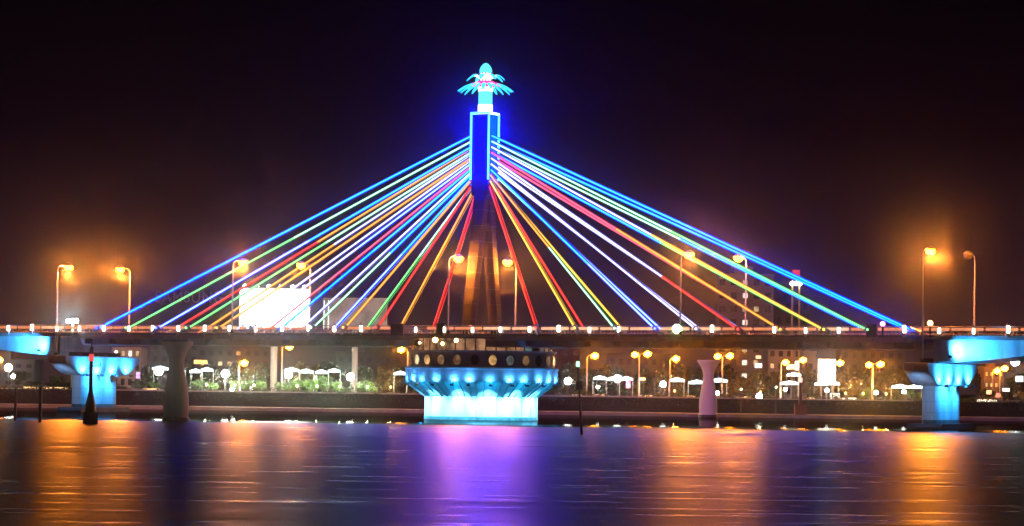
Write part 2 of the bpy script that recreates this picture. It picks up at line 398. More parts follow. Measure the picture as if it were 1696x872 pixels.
for sd_, e_, t0, dt, cols in plan:
    n = len(cols)
    for i, c in enumerate(cols):
        f = i / 9.0
        top = Vector(Bl(sd_ * 1.35, e_ * .85, 29.9 + 6.4 * f + (.0 if e_ > 0 else -.25)))
        bot = Vector(Bl(sd_ * (t0 + dt * i), e_ * 6.75, 11.15))
        c2 = UPPER.get((sd_, e_, i), c); fr_ = SPLIT.get((sd_, e_, i), .5); mid = bot.lerp(top, fr_)
        o = MB().tube(bot, mid, .195, seg=8).build('stay_cable', MATS['halo_sheath_' + c], bridge, True)
        MB().tube(mid, top, .195, seg=8).build('upper_halo_sheath', MATS['halo_sheath_' + c2], o, True)
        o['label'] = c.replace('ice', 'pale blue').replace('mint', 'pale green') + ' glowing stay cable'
        dr = (top - bot).normalized(); off = dr.cross(Vector((0, 0, 1))).cross(dr)
        side = dr.cross(off).normalized()
        for s in (-1, 1):
            MB().tube(bot + side * s * .14 + dr * .3, mid + side * s * .14, .12, seg=6).build('light_tube', MATS['tube_' + c], o)
            MB().tube(mid + side * s * .14, top + side * s * .14 - dr * .3, .12, seg=6).build('light_tube', MATS['tube_' + c2], o)
        MB().tube(bot - dr * .5, bot + dr * .9, .34, .30, seg=8).build('anchor_socket', STEEL, o)
        if e_ > 0: MB().ball(tuple(bot + dr * .4 + Vector((0, -.45, .1))), .17, 1).build('anchor_lamp', emit('anchor_' + c, CC[c][1], 3.0), o)

# ------------------------------------------------------------------ approach spans
def approach(sgn, label):
    e = empty('approach_span', BW(sgn * 64, 0, 0), RZ, label, 'bridge span')
    prof = [(-.9, 10.74), (-.9, 7.75), (2, 7.75), (6, 8.05), (11, 8.6), (18, 9.0), (40, 9.2), (88, 9.2), (88, 10.74)]
    poly = [(sgn * x, z) for x, z in prof]
    MB().prism(poly, -5.9, 5.9).build('haunched_girder', PALE, e)
    MB().span((sgn * -3.7, -6.9, 10.25), (sgn * 88, 6.9, 10.76)).build('deck_slab', CONC, e)
    MB().span((sgn * -3.7, -6.2, 10.764), (sgn * 88, 6.2, 10.80)).build('road_surface', ASPH, e)
    for y in (-6.6, 6.6):
        for k in range(18):
            if y > 0 and k > 10: continue
            t = sgn * 64 + sgn * (9.6 + k * 4.1)
            p = link('railing_panel', pan_me, e, (t - sgn * 64 - (4.1 if sgn < 0 else 0), y, 10.78))
            if y < 0: link('light_strip', strip, p, (0, .02, .70))
    # floodlight washing the girder side from beside the pier
    for x, pw in ((1.6, 7000),):
        b = MB().box((sgn * x, -7.3, 8.35), (.4, .3, .3)).tube((sgn * x, -7.3, 8.3), (sgn * x, -5.9, 7.9), .05, seg=5).build('floodlight', DSTEEL, e)
        spot('flood_lamp', (sgn * x, -7.2, 8.9), (sgn * (x + 1.2), -5.9, 9.2), pw, BLUE_C, 150, e, 1.0)
        spot('flood_lamp', (sgn * x, -7.6, 8.9), (sgn * (x + 6), -5.9, 9.3), pw * 1.5, BLUE_C, 80, e, 1.0)
    return e
approach(-1, 'haunched concrete approach span washed blue beside the pier with the black beacon')
approach(1, 'haunched concrete approach span washed blue, running off beyond the high-rise side pier')

# ------------------------------------------------------------------ end piers
def pier(t, label):
    e = empty('bridge_pier', BW(t, 0, 0), RZ, label, 'pier', 'piers at the ends of the swing span')
    # stem with rounded ends
    pts = []
    for i in range(24):
        q = 2 * math.pi * i / 24
        pts.append((1.15 * math.copysign(abs(math.cos(q)) ** .35, math.cos(q)), 4.1 * math.copysign(abs(math.sin(q)) ** .6, math.sin(q))))
    n = len(pts); vs = [(x, y, .6) for x, y in pts] + [(x, y, 5.35) for x, y in pts]
    MB().add(vs, [tuple(range(n))[::-1], tuple(range(n, 2 * n))] + [(i, (i + 1) % n, n + (i + 1) % n, n + i) for i in range(n)]).build('stem', PALE, e, True)
    # hammerhead cap with curved corbels
    prof = [(-8.3, 7.62), (-8.3, 6.75)]
    for k in range(9):
        u = k / 8; prof.append((-8.3 + 4.3 * u, 6.75 - 1.75 * math.sin(u * math.pi / 2)))
    prof += [(-x, z) for x, z in prof[::-1]]
    MB().prismx(prof, -1.45, 1.45).build('cap', PALE, e, bevel=.06)
    for z_ in (1.9, 3.2, 4.5):
        n2 = MB(); vs2 = [(x * 1.012, y * 1.006, z_ - .03) for x, y in pts] + [(x * 1.012, y * 1.006, z_ + .03) for x, y in pts]
        n2.add(vs2, [(i, (i + 1) % n, n + (i + 1) % n, n + i) for i in range(n)]).build('joint_line', CONC, e)
    MB().add([(x * 1.015, y * 1.008, z_) for z_ in (.6, 1.05) for x, y in pts], [(i, (i + 1) % n, n + (i + 1) % n, n + i) for i in range(n)]).build('tide_band', mat('algae_concrete', (.10, .13, .12), .5, var=.6, scale=1.5, bump=.4), e)
    for y in (-4.3, -1.5, 1.5, 4.3):
        MB().box((0, y, 7.9), (1.6, .9, .55)).build('bearing', DSTEEL, e)
    MB().prismx([(-5.6, -2), (-5.6, .25), (-5.2, .62), (5.2, .62), (5.6, .25), (5.6, -2)], -2.1, 2.1).build('plinth', WETC, e)
    for sx in (1,):
        for y in (-4.6, -1.4, 1.9, 5.3):
            b = MB().box((sx * 2.35, y, 5.0), (.3, .45, .3)).tube((sx * 1.2, y, 5.15), (sx * 2.3, y, 5.0), .05, seg=5).build('floodlight', DSTEEL, e)
            spot('flood_lamp', (sx * 2.3, y, 5.35), (sx * 1.3, y, 6.4), 2700, BLUE_C, 130, e, 1.0)
        for y in (-2.2, 1.5):
            spot('flood_lamp', (sx * 3.0, y, 5.2), (sx * 1.1, y, 3.9), 2600, BLUE_C, 140, e, 1.0)
    spot('flood_lamp', (-.3, -10.2, 5.3), (0, -4.3, 3.5), 900, (.25, .5, 1.0), 100, e, 1.0)
    return e
pier(-61.6, 'blue floodlit hammerhead pier behind the black navigation beacon')
pier(61.8, 'blue floodlit hammerhead pier on a dark plinth, carrying a long lamp post')

# ------------------------------------------------------------------ central pier with its round machine house
cp = empty('central_pier', (0, 0, 0), RZ, 'round central pier glowing cyan with a porthole drum under the pylon', 'pier')
pb_ = MB().lathe([(7.2, .3), (7.2, 2.95)], 48).build('pier_base', PALE, cp, True)
MB().lathe([(7.28, -2), (7.28, .38), (7.2, .42)], 48).build('tide_band', mat('algae_concrete', (.10, .13, .12), .5, var=.6, scale=1.5, bump=.4), pb_, True)
for q in range(24):
    a_ = 2 * math.pi * q / 24
    MB().box((7.2 * math.cos(a_), 7.2 * math.sin(a_), 1.68), (.05, .07, 2.5), a_).build('joint', CONC, pb_)
MB().lathe([(7.15, 2.9), (7.2, 2.96), (9.7, 4.75), (9.7, 4.9)], 64).build('cone_flare', PALE, cp, True)
rib = MB().add([(7.2, -.05, 2.98), (7.2, .05, 2.98), (9.72, .05, 4.74), (9.72, -.05, 4.74), (7.3, -.05, 2.86), (7.3, .05, 2.86), (9.74, .05, 4.6), (9.74, -.05, 4.6)],
               [(0, 1, 2, 3), (7, 6, 5, 4), (0, 4, 5, 1), (1, 5, 6, 2), (2, 6, 7, 3), (3, 7, 4, 0)]).mesh('rib'); rib.materials.append(CONC)
cone = [o for o in children(cp) if o.name.startswith('cone')][0]
for i in range(56): link('rib', rib, cone, (0, 0, 0), 2 * math.pi * i / 56)
BAND = mat('drum_wall', (.42, .38, .44), .6, var=.2, scale=1.5, streak=True)
MB().lathe([(9.6, 4.85), (9.75, 4.95), (9.75, 6.35), (9.85, 6.4), (9.85, 6.6), (9.3, 6.62)], 64).build('rim_band', PALE, cp, True)
drum = MB().lathe([(9.3, 6.55), (9.3, 8.5), (9.55, 8.55), (9.55, 8.7), (8.9, 8.72)], 64).build('porthole_drum', BAND, cp, True)
PW = [emit('porthole_warm', (1.0, .55, .20), .6, .6, 1.4), emit('porthole_bright', (1.0, .80, .42), 1.0, .5, 1.2), emit('porthole_dim', (.75, .40, .20), .22, .7, 1.8), emit('porthole_pale', (.45, .55, .55), .16, .6, 2)]
GLD = mat('dark_glass', (.02, .02, .03), .15)
FR = mat('porthole_frame', (.15, .14, .15), .4, metal=.6)
for i in range(26):
    q = 2 * math.pi * i / 26 + .06; ca, sa = math.cos(q), math.sin(q)
    fr = MB(); gl = MB()
    def ell(mb, rr, hz, r0, r1):
        n = 16; vs = []
        for rad in (r0, r1):
            for k in range(n):
                a = 2 * math.pi * k / n; y = rr * math.cos(a); vs.append((rad * ca - y * sa, rad * sa + y * ca, 7.5 + hz * math.sin(a)))
        return mb.add(vs, [tuple(range(n))[::-1], tuple(range(n, 2 * n))] + [(k, (k + 1) % n, n + (k + 1) % n, n + k) for k in range(n)])
    f = ell(fr, .60, .72, 9.2, 9.36).build('porthole', FR, cp)
    ell(gl, .50, .62, 9.25, 9.40).build('pane', (PW + [GLD])[(2, 4, 0, 1, 0, 2, 4, 2, 0, 4, 2, 3, 4, 2, 3, 0, 2, 1, 0, 2, 2, 4, 0, 3, 2, 4)[i]], f)
# glazed gallery under and beside the deck
GL = [emit('gallery_dim', (.40, .24, .20), .30, .5, 1.2), emit('gallery_warm', (1.0, .48, .24), .26, .75, .8), emit('gallery_teal', (.16, .30, .32), .40, .6, 1.4), mat('dark_glass', (.02, .02, .03), .15)]
nseg = 44
for i in range(nseg):
    q = 2 * math.pi * (i + .5) / nseg; ca, sa = math.cos(q), math.sin(q)
    out = abs(9.0 * sa)                 # local y = across the bridge
    top = 10.15 if out > 7.25 else 9.15
    wd = 2 * math.pi * 9.0 / nseg - .16
    front_warm = sa < -.55
    mt = GL[1] if (front_warm and i % 4 != 0) else GL[(i * 5 + 1) % 4]
    MB().box((9.0 * ca, 9.0 * sa, (8.72 + top) / 2), (.08, wd, top - 8.72), q).build('gallery_pane', mt, cp)
    q2 = 2 * math.pi * i / nseg
    MB().box((9.05 * math.cos(q2), 9.05 * math.sin(q2), (8.7 + top) / 2), (.16, .14, top - 8.7), q2).build('mullion', DSTEEL, cp)
for s in (-1, 1):
    # terrace roof where the drum reaches past the deck edge
    a0 = math.asin(7.3 / 9.5); vs = []; n = 14
    arc = [(9.5 * math.cos(a), s * 9.5 * math.sin(a)) for a in [a0 + (math.pi - 2 * a0) * k / n for k in range(n + 1)]]
    k = len(arc)
    MB().add([(x, y, 10.16) for x, y in arc] + [(x, y, 10.36) for x, y in arc], [tuple(range(k))[::-1], tuple(range(k, 2 * k))] + [(j, (j + 1) % k, k + (j + 1) % k, k + j) for j in range(k)]).build('terrace_roof', DSTEEL, cp)
TL = emit('terrace_lamp', (1.0, .72, .26), 26)
for x, zz, r in ((-1.4, 9.95, .34), (-.3, 9.5, .2), (1.6, 9.9, .26), (-4.2, 9.6, .14)):
    y = -math.sqrt(9.35 ** 2 - x * x)
    b = MB().box((x, y - .05, zz + r + .08), (.5, .3, .12)).build('terrace_light', DSTEEL, cp)
    MB().ball((x, y - .1, zz), r, 2, (1, .7, 1)).build('bulb', TL, b)
# ring of floodlights under the rim
for i in range(26):
    q = 2 * math.pi * i / 26 + .02 * (i % 3); ca, sa = math.cos(q), math.sin(q)
    r = 10.55
    MB().box((r * ca, r * sa, 4.35), (.3, .4, .22), q).tube((9.7 * ca, 9.7 * sa, 4.85), (10.45 * ca, 10.45 * sa, 4.36), .04, seg=5).build('floodlight', DSTEEL, cp)
    k = .55 + .75 * random.random()
    spot('flood_lamp', (10.15 * ca, 10.15 * sa, 4.85), (9.7 * ca, 9.7 * sa, 5.25), 420 * k, (.06, .36, 1.0), 150, cp, 1.0)
    if i % 2 == 0:
        spot('flood_lamp', (10.9 * ca, 10.9 * sa, 3.9), (7.2 * ca, 7.2 * sa, 1.6), 16000, (.12, .60, 1.0), 64, cp, 1.0)
        spot('flood_lamp', (10.8 * ca, 10.8 * sa, 3.4), (8.5 * ca, 8.5 * sa, 4.0), 420, (.0, .42, 1.0), 140, cp, 1.0)

# ------------------------------------------------------------------ hourglass pillars
PINK = mat('pillar_concrete', (.50, .40, .36), .75, var=.25, scale=.5, bump=.2, streak=True)
prof = [(1.40, -2), (1.40, .45), (1.30, .6), (1.36, 1.4), (1.34, 2.4), (1.2, 3.6), (.98, 4.8), (.80, 5.8), (.78, 6.3), (.88, 6.9), (1.15, 7.6), (1.5, 8.1), (1.68, 8.35), (1.68, 8.6)]
for loc, lab in ((BW(0, 66.0, 0), 'brown hourglass concrete pillar standing in front of the bridge deck'), (BW(0, -68.6, 0), 'pale pink hourglass concrete pillar, lamplight in its colour, behind the bridge by the quay')):
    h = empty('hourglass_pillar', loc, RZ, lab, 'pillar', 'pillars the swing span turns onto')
    MB().lathe(prof, 28).build('shaft', PINK if 'brown' in lab else mat('lamplit_pillar', (.72, .72, .64), .7, var=.12, scale=.5, bump=.2, streak=True), h, True)  # far shaft has a paler base colour, painting in the lamplight on it
    MB().lathe([(1.46, -2), (1.46, .42), (1.41, .46)], 28).build('wet_foot', WETC, h, True)

# ------------------------------------------------------------------ street lamps on the bridge
def street_lamp(t, n, base, top, lit, label, group='street lamps along the bridge'):
    e = empty('street_lamp', BW(t, n, base), RZ, label, 'street lamp', group)
    s = 1 if n > 0 else -1; h = top - base
    MB().tube((0, 0, 0), (0, 0, h - .7), .13, .075, 8).build('pole', GALV, e)
    MB().lathe([(.22, 0), (.22, .35), (.15, .45)], 10).build('pole_base', DSTEEL, e)
    arm = [(0, s * .0, h - .7), (0, s * .15, h - .25), (0, s * .6, h + .02), (0, s * 1.5, h + .12), (0, s * 2.1, h + .16)]
    MB().path(arm, [.075, .07, .06, .055, .05], 6).build('arm', GALV, e)
    hb_ = MB(); hb_.lathe([(.66, .04), (.62, .16), (.48, .32), (.25, .42), (0, .46)], 16).open_bottom()
    hb_.v = [(x * .85, s * 2.35 + y * 1.05, h + z) for x, y, z in hb_.v]
    hd = hb_.box((0, s * 1.75, h + .16), (.2, .6, .14)).build('lamp_head', STEEL, e)
    MB().ball((0, s * 2.35, h - .12), .60, 2, (.95, 1.05, .80)).build('bulb', HPS if lit else mat('dead_lamp', (.05, .047, .045), .4), hd)
    if lit: point('lamp_light', (0, s * 2.35, h - .95), 17000 * lit, (1.0, .255, .025), e, .22)
    return e
L_near = [(-62.9, 7.6, 19.9), (-33.9, 10.78, 20.3), (-1.0, 10.78, 20.5), (31.3, 10.78, 20.6), (62.1, 7.6, 20.7)]
NL = ['sodium street lamp on a long post above the beacon side pier', 'sodium street lamp rising beside the glowing white billboard, water edge of the deck',
      'sodium street lamp just before the pylon, on the deck edge over the portholes', 'sodium street lamp on the water edge of the deck, between pylon and high-rise',
      'bright sodium street lamp on a long post from the plinth pier cap']
for (t, b, z), lab, k in zip(L_near, NL, (1.1, .85, .75, .9, 1.4)): street_lamp(t, 6.95, b, z, k, lab)
L_far = [(-60.8, 20.0, .95), (-30.6, 20.3, .5), (1.2, 20.4, .5), (33.8, 20.6, .8), (63.5, 20.6, 0)]
FL = ['sodium street lamp on the city edge of the deck near the outermost blue cable', 'sodium street lamp rising from the city edge beside the billboard',
      'sodium street lamp on the city edge of the deck just past the pylon', 'sodium street lamp in front of the dim high-rise, city edge of the deck',
      'unlit street lamp on a bare curved post']
for (t, z, on), lab in zip(L_far, FL): street_lamp(t, -6.6, 10.78, z, on, lab)

# railing lanterns
ORDW = 'first second third fourth fifth sixth seventh eighth ninth tenth eleventh twelfth thirteenth fourteenth fifteenth sixteenth seventeenth eighteenth nineteenth twentieth'.split()
ln = empty('railing_lantern', (0, 0, 0), RZ, 'small white glowing lantern on the bridge railing', 'lantern', 'white lanterns along the bridge railing')
MB().box((0, 0, .3), (.26, .26, .6)).build('post', BAL, ln)
MB().lathe([(.12, .40), (.19, .5), (.19, 1.15), (.1, 1.28)], 8).build('glass', LANT, ln)
MB().lathe([(.28, 1.22), (.22, 1.32), (.06, 1.42), (.05, 1.62), (0, 1.64)], 8).build('cap', DSTEEL, ln)
km = kidmap(ln); first = True
for k in range(40):
    if k in (16, 25, 28): continue
    t = -75.3 + k * 4.1 - 4.1 * .0
    o = ln if first else copy_tree(ln, km); first = False
    q = [j for j in range(40) if j not in (16, 25, 28) and ((-75.3 + j * 4.1) < 0) == (t < 0)]; q.sort(key=lambda j: abs(-75.3 + j * 4.1))
    o['label'] = '%s white railing lantern out from the pylon, on the %s side' % (ORDW[q.index(k)], 'billboard' if t < 0 else 'high-rise')
    o.location = BW(t + random.uniform(-.15, .15), 6.95, 10.55); s = random.uniform(.85, 1.12); o.scale = (s, s, s)
def colour_lantern(t, name, col, st, r, z, label, n=6.95):
    e = empty(name, BW(t, n, 10.6), RZ, label, 'lantern')
    MB().box((0, 0, z / 2), (.16, .16, z)).build('post', DSTEEL, e); MB().ball((0, 0, z + r * .8), r, 2).build('globe', emit(name + '_glow', col, st), e)
    MB().lathe([(r * .5, z + r * 1.7), (.05, z + r * 2.2)], 8).build('cap', DSTEEL, e)
colour_lantern(30.9, 'green_lantern', (.45, 1.0, .35), 6, .62, .35, 'large pale green globe light on the bridge railing')
colour_lantern(57.2, 'pink_lantern', (1.0, .3, .5), 6, .30, 1.25, 'small pink globe light on the railing near the end of the cables')
colour_lantern(63.0, 'amber_lantern', (1.0, .5, .2), 6, .34, 1.3, 'amber globe light on the railing beside the long lamp post')
for k, (t, lab) in enumerate(((-8.4, 'broad dark control cabinet against the bridge railing'), (-2.1, 'dark control cabinet at the railing before the pylon'), (55.9, 'dark control cabinet at the railing where the cyan cables end'))):
    e = empty('control_cabinet', BW(t, 6.98, 10.5), RZ, lab, 'cabinet')
    w_ = (1.9, 1.0, 1.3)[k]
    MB().box((0, 0, .75), (w_, .4, 1.5)).build('case', DSTEEL, e, bevel=.04)
    MB().box((0, -.21, .75), (w_ * .86, .03, 1.25)).build('door', BLACK, e)
    MB().box((0, 0, 1.54), (w_ + .12, .5, .07)).build('lid', DSTEEL, e)

# ------------------------------------------------------------------ marks in the water
def pos(px, depth, z=0): return at(px - (0), depth, z)
def wloc(px, py):               # a foot standing on the water
    v = (py - 640) - (px - 848) * math.tan(ROLL); dep = FOC * CAM.z / v
    return at(px - 2, dep)
e = empty('navigation_beacon', wloc(156, 702), .2, 'black navigation beacon on a block, with a red lantern', 'beacon')
MB().prismx([(-.72, -1.5), (-.72, 1.1), (-.66, 1.2), (.66, 1.2), (.72, 1.1), (.72, -1.5)], -.72, .72).build('block', BLACK, e)
MB().lathe([(.55, 1.18), (.48, 2.0), (.27, 2.9), (.2, 3.2), (.16, 6.0), (.16, 6.2)], 14).build('column', BLACK, e, True)
MB().lathe([(.19, 6.2), (.24, 6.35), (.24, 6.85), (.18, 6.95)], 10).build('lantern', emit('red_lantern', (1.0, .10, .07), .9), e)
MB().lathe([(.22, 6.95), (.2, 7.5), (.08, 7.7), (.05, 8.3), (0, 8.32)], 10).build('lantern_cap', BLACK, e)
MB().box((.5, 0, 5.75), (1.0, .1, .1)).box((.9, 0, 5.9), (.08, .08, .35)).build('bracket_arm', BLACK, e)
for px, py, h, r, lab in ((32, 697, 3.3, .14, 'short dark mooring post alone in the water'), (73, 700, 3.6, .17, 'thicker dark mooring post toward the black beacon')):
    e = empty('mooring_post', wloc(px, py), 0, lab, 'post', 'mooring posts')
    MB().path([(0, 0, -1.5), (.0, 0, h * .5), (.03, 0, h)], [r, r * .95, r * .85], 10).build('pile', BLACK, e, True)
    MB().lathe([(r * 1.12, h - .25), (r * 1.12, h), (r * .5, h + .12), (0, h + .13)], 10).build('pile_cap', DSTEEL, e)
e = empty('channel_marker', wloc(969, 720), 0, 'leaning black pole with a green light and a dark box', 'channel marker')
MB().path([(0, 0, -1.5), (0, 0, 0), (-.26, 0, 4), (-.42, 0, 6.2)], [.15, .14, .11, .09], 8).build('pole', BLACK, e, True)
MB().box((-.28, 0, 4.45), (.62, .5, .8)).build('box', BLACK, e, bevel=.04)
MB().lathe([(.12, 6.15), (.16, 6.25), (.16, 6.55), (.05, 6.65)], 8, (-.42, 0, 0)).build('lamp', emit('green_lamp', (.25, 1.0, .55), 3.5), e)
MB().lathe([(.14, 6.64), (.05, 6.9), (.03, 7.25), (0, 7.26)], 8, (-.42, 0, 0)).build('lamp_cap', BLACK, e)
e = empty('quay_beacon', at(1328, 429, .5), 0, 'dark red beacon with a squat base on the quay ledge', 'beacon')
RED = mat('dark_red_paint', (.10, .015, .012), .6, var=.3, scale=2)
MB().prismx([(-.9, 0), (-.9, .9), (-.5, 1.6), (.5, 1.6), (.9, .9), (.9, 0)], -.9, .9).build('base', RED, e)
MB().tube((0, 0, 1.55), (0, 0, 5.0), .32, .24, 10).build('column', RED, e, True)
MB().lathe([(.25, 5), (.3, 5.2), (.3, 5.6), (.1, 5.8)], 8).build('lantern', emit('red_lantern_pale', (1.0, .35, .3), 2.5), e)
for i, (px, h, lab) in enumerate(((1230, 3.6, 'slim quay post with a small greenish lamp'), (1288, 4.0, 'slim dark quay post near the dark red beacon'), (1180, 3.1, 'slim dark quay post close to the pale pink pillar'))):
    e = empty('quay_post', at(px, 431, .5), 0, lab, 'post', 'posts on the quay ledge')
    MB().tube((0, 0, 0), (0, 0, h), .09, .07, 8).build('pole', BLACK, e)
    if i < 2: MB().ball((0, 0, h + .2), .22, 1).build('lamp', emit('quay_lamp', (.8, 1.0, .7), 4), e)
    else: MB().box((0, 0, h), (.4, .1, .5)).build('plate', DSTEEL, e)

# ------------------------------------------------------------------ far bank: lamps
def prom_lamp(px, py, dx, label, dep=441.0, m=None, double=False):
    z = zat(px, py, dep); g = at(px, dep, GZ); g.x -= dx
    e = empty('promenade_lamp', g, 0, label, 'street lamp', 'sodium lamps along the far promenade')
    h = z - GZ; dy = -.9
    MB().tube((0, 0, 0), (0, 0, h - .3), .12, .07, 8).build('pole', GALV, e)
    MB().path([(0, 0, h - .32), (dx * .2, dy * .2, h + .05), (dx, dy, h + .22)], [.07, .06, .05], 6).build('arm', GALV, e)
    hd = MB().box((dx, dy, h + .2), (.8, .3, .14)).build('lamp_head', STEEL, e)
    MB().ball((dx, dy, h), .58, 1, (1.05, .8, .8)).build('bulb', m or HPSF, hd)
SMALL = emit('sodium_lamp_small', (1.0, .25, .005), 170)
for a in ((482, 575, 1.2, 'far sodium lamp in front of the billboard post'), (408, 602, .9, 'low far sodium lamp over the clipped green trees'),
          (667, 580, -1.0, 'far sodium lamp beside the porthole drum'), (987, 590, 1.2, 'far sodium lamp beyond the leaning green-lit pole'),
          (1074, 587, 1.3, 'brighter of two paired far sodium lamps near the canopies'), (1121, 595, .9, 'far sodium lamp just before the pale pink pillar'),
          (1210, 590, 1.1, 'far sodium lamp just past the pale pink pillar'), (1392, 602, 1.0, 'far sodium lamp beside the blazing white screen'),
          (1459, 604, 1.2, 'far sodium lamp above the yellowish trees'), (3, 597, 1.0, 'far sodium lamp under the beacon side approach span')):
    prom_lamp(*a)
for a in ((1053, 588, -.8, 'smaller of two paired far sodium lamps near the canopies'), (1190, 591, -.8, 'small far sodium lamp behind the pale pink pillar'),
          (1440, 605, -.8, 'small far sodium lamp beside the yellowish trees'), (1302, 601, .6, 'small far sodium lamp at the foot of the mast, lower side'),
          (1331, 597, .6, 'small far sodium lamp at the foot of the mast, upper side'), (1652, 615, .6, 'small far sodium lamp over the arcaded building'),
          (1664, 611, .6, 'small far sodium lamp beside the arcaded building')):
    prom_lamp(*a, dep=452.0, m=SMALL)

GREENL = emit('white_globe_strong', (.95, 1.0, .88), 170)
def globe_lamp(px, py, r, label, dep=446.0, m=None):
    z = zat(px, py, dep); e = empty('globe_lamp', at(px, dep, GZ + .05), 0, label, 'globe lamp', 'white globe lamps on the far promenade'); h = z - GZ
    MB().tube((0, 0, 0), (0, 0, h - r * .8), .07, .05, 8).build('pole', DSTEEL, e)
    MB().lathe([(.1, h - r * 1.15), (.16, h - r * .8)], 8).build('fitter', DSTEEL, e)
    MB().ball((0, 0, h), r, 2).build('globe', m or WHITE_L, e)
GLO = [(17, 610, .75, 'under the beacon side span'), (25, 624, .4, 'small, beneath a larger one under the beacon side span'), (266, 616, .85, 'beside the brown hourglass pillar'),
       (376, 620, .75, 'over the clipped green trees'), (481, 622, .7, 'under the long white canopy'), (583, 625, .75, 'against the dim billboard post'),
       (943, 632, .7, 'beside the porthole drum and green-lit pole'), (1025, 628, .75, 'under the canopy by the paired sodium lamps'), (1101, 637, .6, 'in the dark trees before the pale pink pillar'),
       (1191, 652, .4, 'low, beyond the pale pink pillar'), (1260, 658, .65, 'low, between the slim quay posts'), (1372, 648, .4, 'below the blazing white screen'),
       (1453, 651, .38, 'under the yellowish trees'), (1499, 650, .38, 'beside the canopy by the plinth pier'), (1683, 600, .85, 'tallest, at the arcaded building'),
       (1303, 646, .35, 'beside the dark red beacon'), (388, 648, .55, 'low in the green shrubs'), (993, 642, .32, 'low by the dark trees')]
for px, py, r, wh in GLO: globe_lamp(px, py, r * .8, 'white globe lamp ' + wh, m=GREENL if 300 < px < 600 else None)

# high masts
def mast(px, py, label, col, st, dep, red=False):
    z = zat(px, py, dep); e = empty('light_mast', at(px, dep, GZ), 0, label, 'light mast'); h = z - GZ
    YP = mat('yellow_mast', (.62, .50, .22), .5, var=.1)
    for dx in ((-.65, .65) if red else (0,)):
        MB().tube((dx, 0, 0), (dx, 0, h), .2, .15, 8).build('pole', YP, e)
    MB().box((0, 0, h + .25), (2.2, .6, .3)).build('crossbar', DSTEEL, e)
    for dx in (-.7, 0, .7): MB().ball((dx, -.45, h), .45, 1, (1, .6, .9)).build('floodlight', emit('mast_' + str(px), col, st), e)
    if not red: point('mast_light', (0, -1.6, h), 4500, col, e, .3)
    if red: MB().box((0, -.2, h + 1.5), (1.3, .5, 1.9)).build('red_sign', emit('mast_red', (1.0, .06, .08), .8), e)
mast(1319, 470, 'yellow twin-pole light mast with white floods and a red sign on top', (1.0, .92, .72), 26, 500, True)
mast(122, 532, 'light mast with cold white floods behind the beacon side of the deck', (.75, .95, 1.0), 140, 500)

# ------------------------------------------------------------------ billboards on single posts
bb = empty('billboard', at(456, 462, GZ), R(4), 'blazing white lit billboard on one pale post', 'billboard')
zt, zb = zat(456, 478, 462), zat(456, 546, 462); wd = 11.8
MB().box((0, 0, (zt + zb) / 2 - GZ), (wd, .9, zt - zb)).build('case', STEEL, bb)
MB().box((0, -.49, (zt + zb) / 2 - GZ), (wd - .4, .06, zt - zb - .4)).build('lit_face', emit('billboard_white', (.96, 1.0, 1.0), 18), bb)
MB().tube((0, .1, 0), (0, .1, zb - GZ), .58, .55, 14).build('post', PALE, bb, True)
for k in range(6):
    x = -wd / 2 + 1 + k * (wd - 2) / 5
    a = MB().tube((x, -.4, zt - GZ - .1), (x, -1.5, zt - GZ + .35), .05, seg=5).build('lamp_arm', DSTEEL, bb)
    MB().ball((x, -1.5, zt - GZ + .3), .32, 1, (1.2, .7, .7)).build('floodlight', emit('bb_flood', (1, 1, .95), 30), a)
b2_ = empty('billboard', at(590, 468, GZ), R(-14), 'dim unlit billboard on one pale post, edged by two lit bars', 'billboard')
zt, zb = zat(590, 494, 468), zat(590, 545, 468); wd = 11.2
DB = mat('faded_poster', (.26, .24, .27), .7, var=.5, scale=.35)
MB().box((0, 0, (zt + zb) / 2 - GZ), (wd, .8, zt - zb)).build('case', STEEL, b2_)
MB().box((0, -.43, (zt + zb) / 2 - GZ), (wd - .3, .05, zt - zb - .3)).build('poster', DB, b2_)
MB().tube((0, 0, 0), (0, 0, zb - GZ), .5, .48, 14).build('post', PALE, b2_, True)
for x in (-wd / 2 + .2, -wd / 2 + 1.0):
    MB().box((x, -.55, (zt + zb) / 2 - GZ - .3), (.16, .14, zt - zb - .3)).build('light_bar', emit('bar_pale', (.85, 1.0, .75), 1.3), b2_)
sb = empty('lit_screen', at(1371, 456, GZ), 0, 'blazing warm white screen standing among the trees', 'screen')
z0, z1 = zat(1371, 636, 456), zat(1371, 595, 456)
MB().box((0, 0, (z0 + z1) / 2 - GZ), (2.9, .6, z1 - z0)).build('case', STEEL, sb)
MB().box((0, -.33, (z0 + z1) / 2 - GZ), (2.7, .05, z1 - z0 - .2)).build('lit_face', emit('screen_white', (1.0, .90, .66), 22), sb)
MB().tube((-.9, 0, 0), (-.9, 0, z0 - GZ), .16, seg=8).tube((.9, 0, 0), (.9, 0, z0 - GZ), .16, seg=8).build('legs', STEEL, sb)

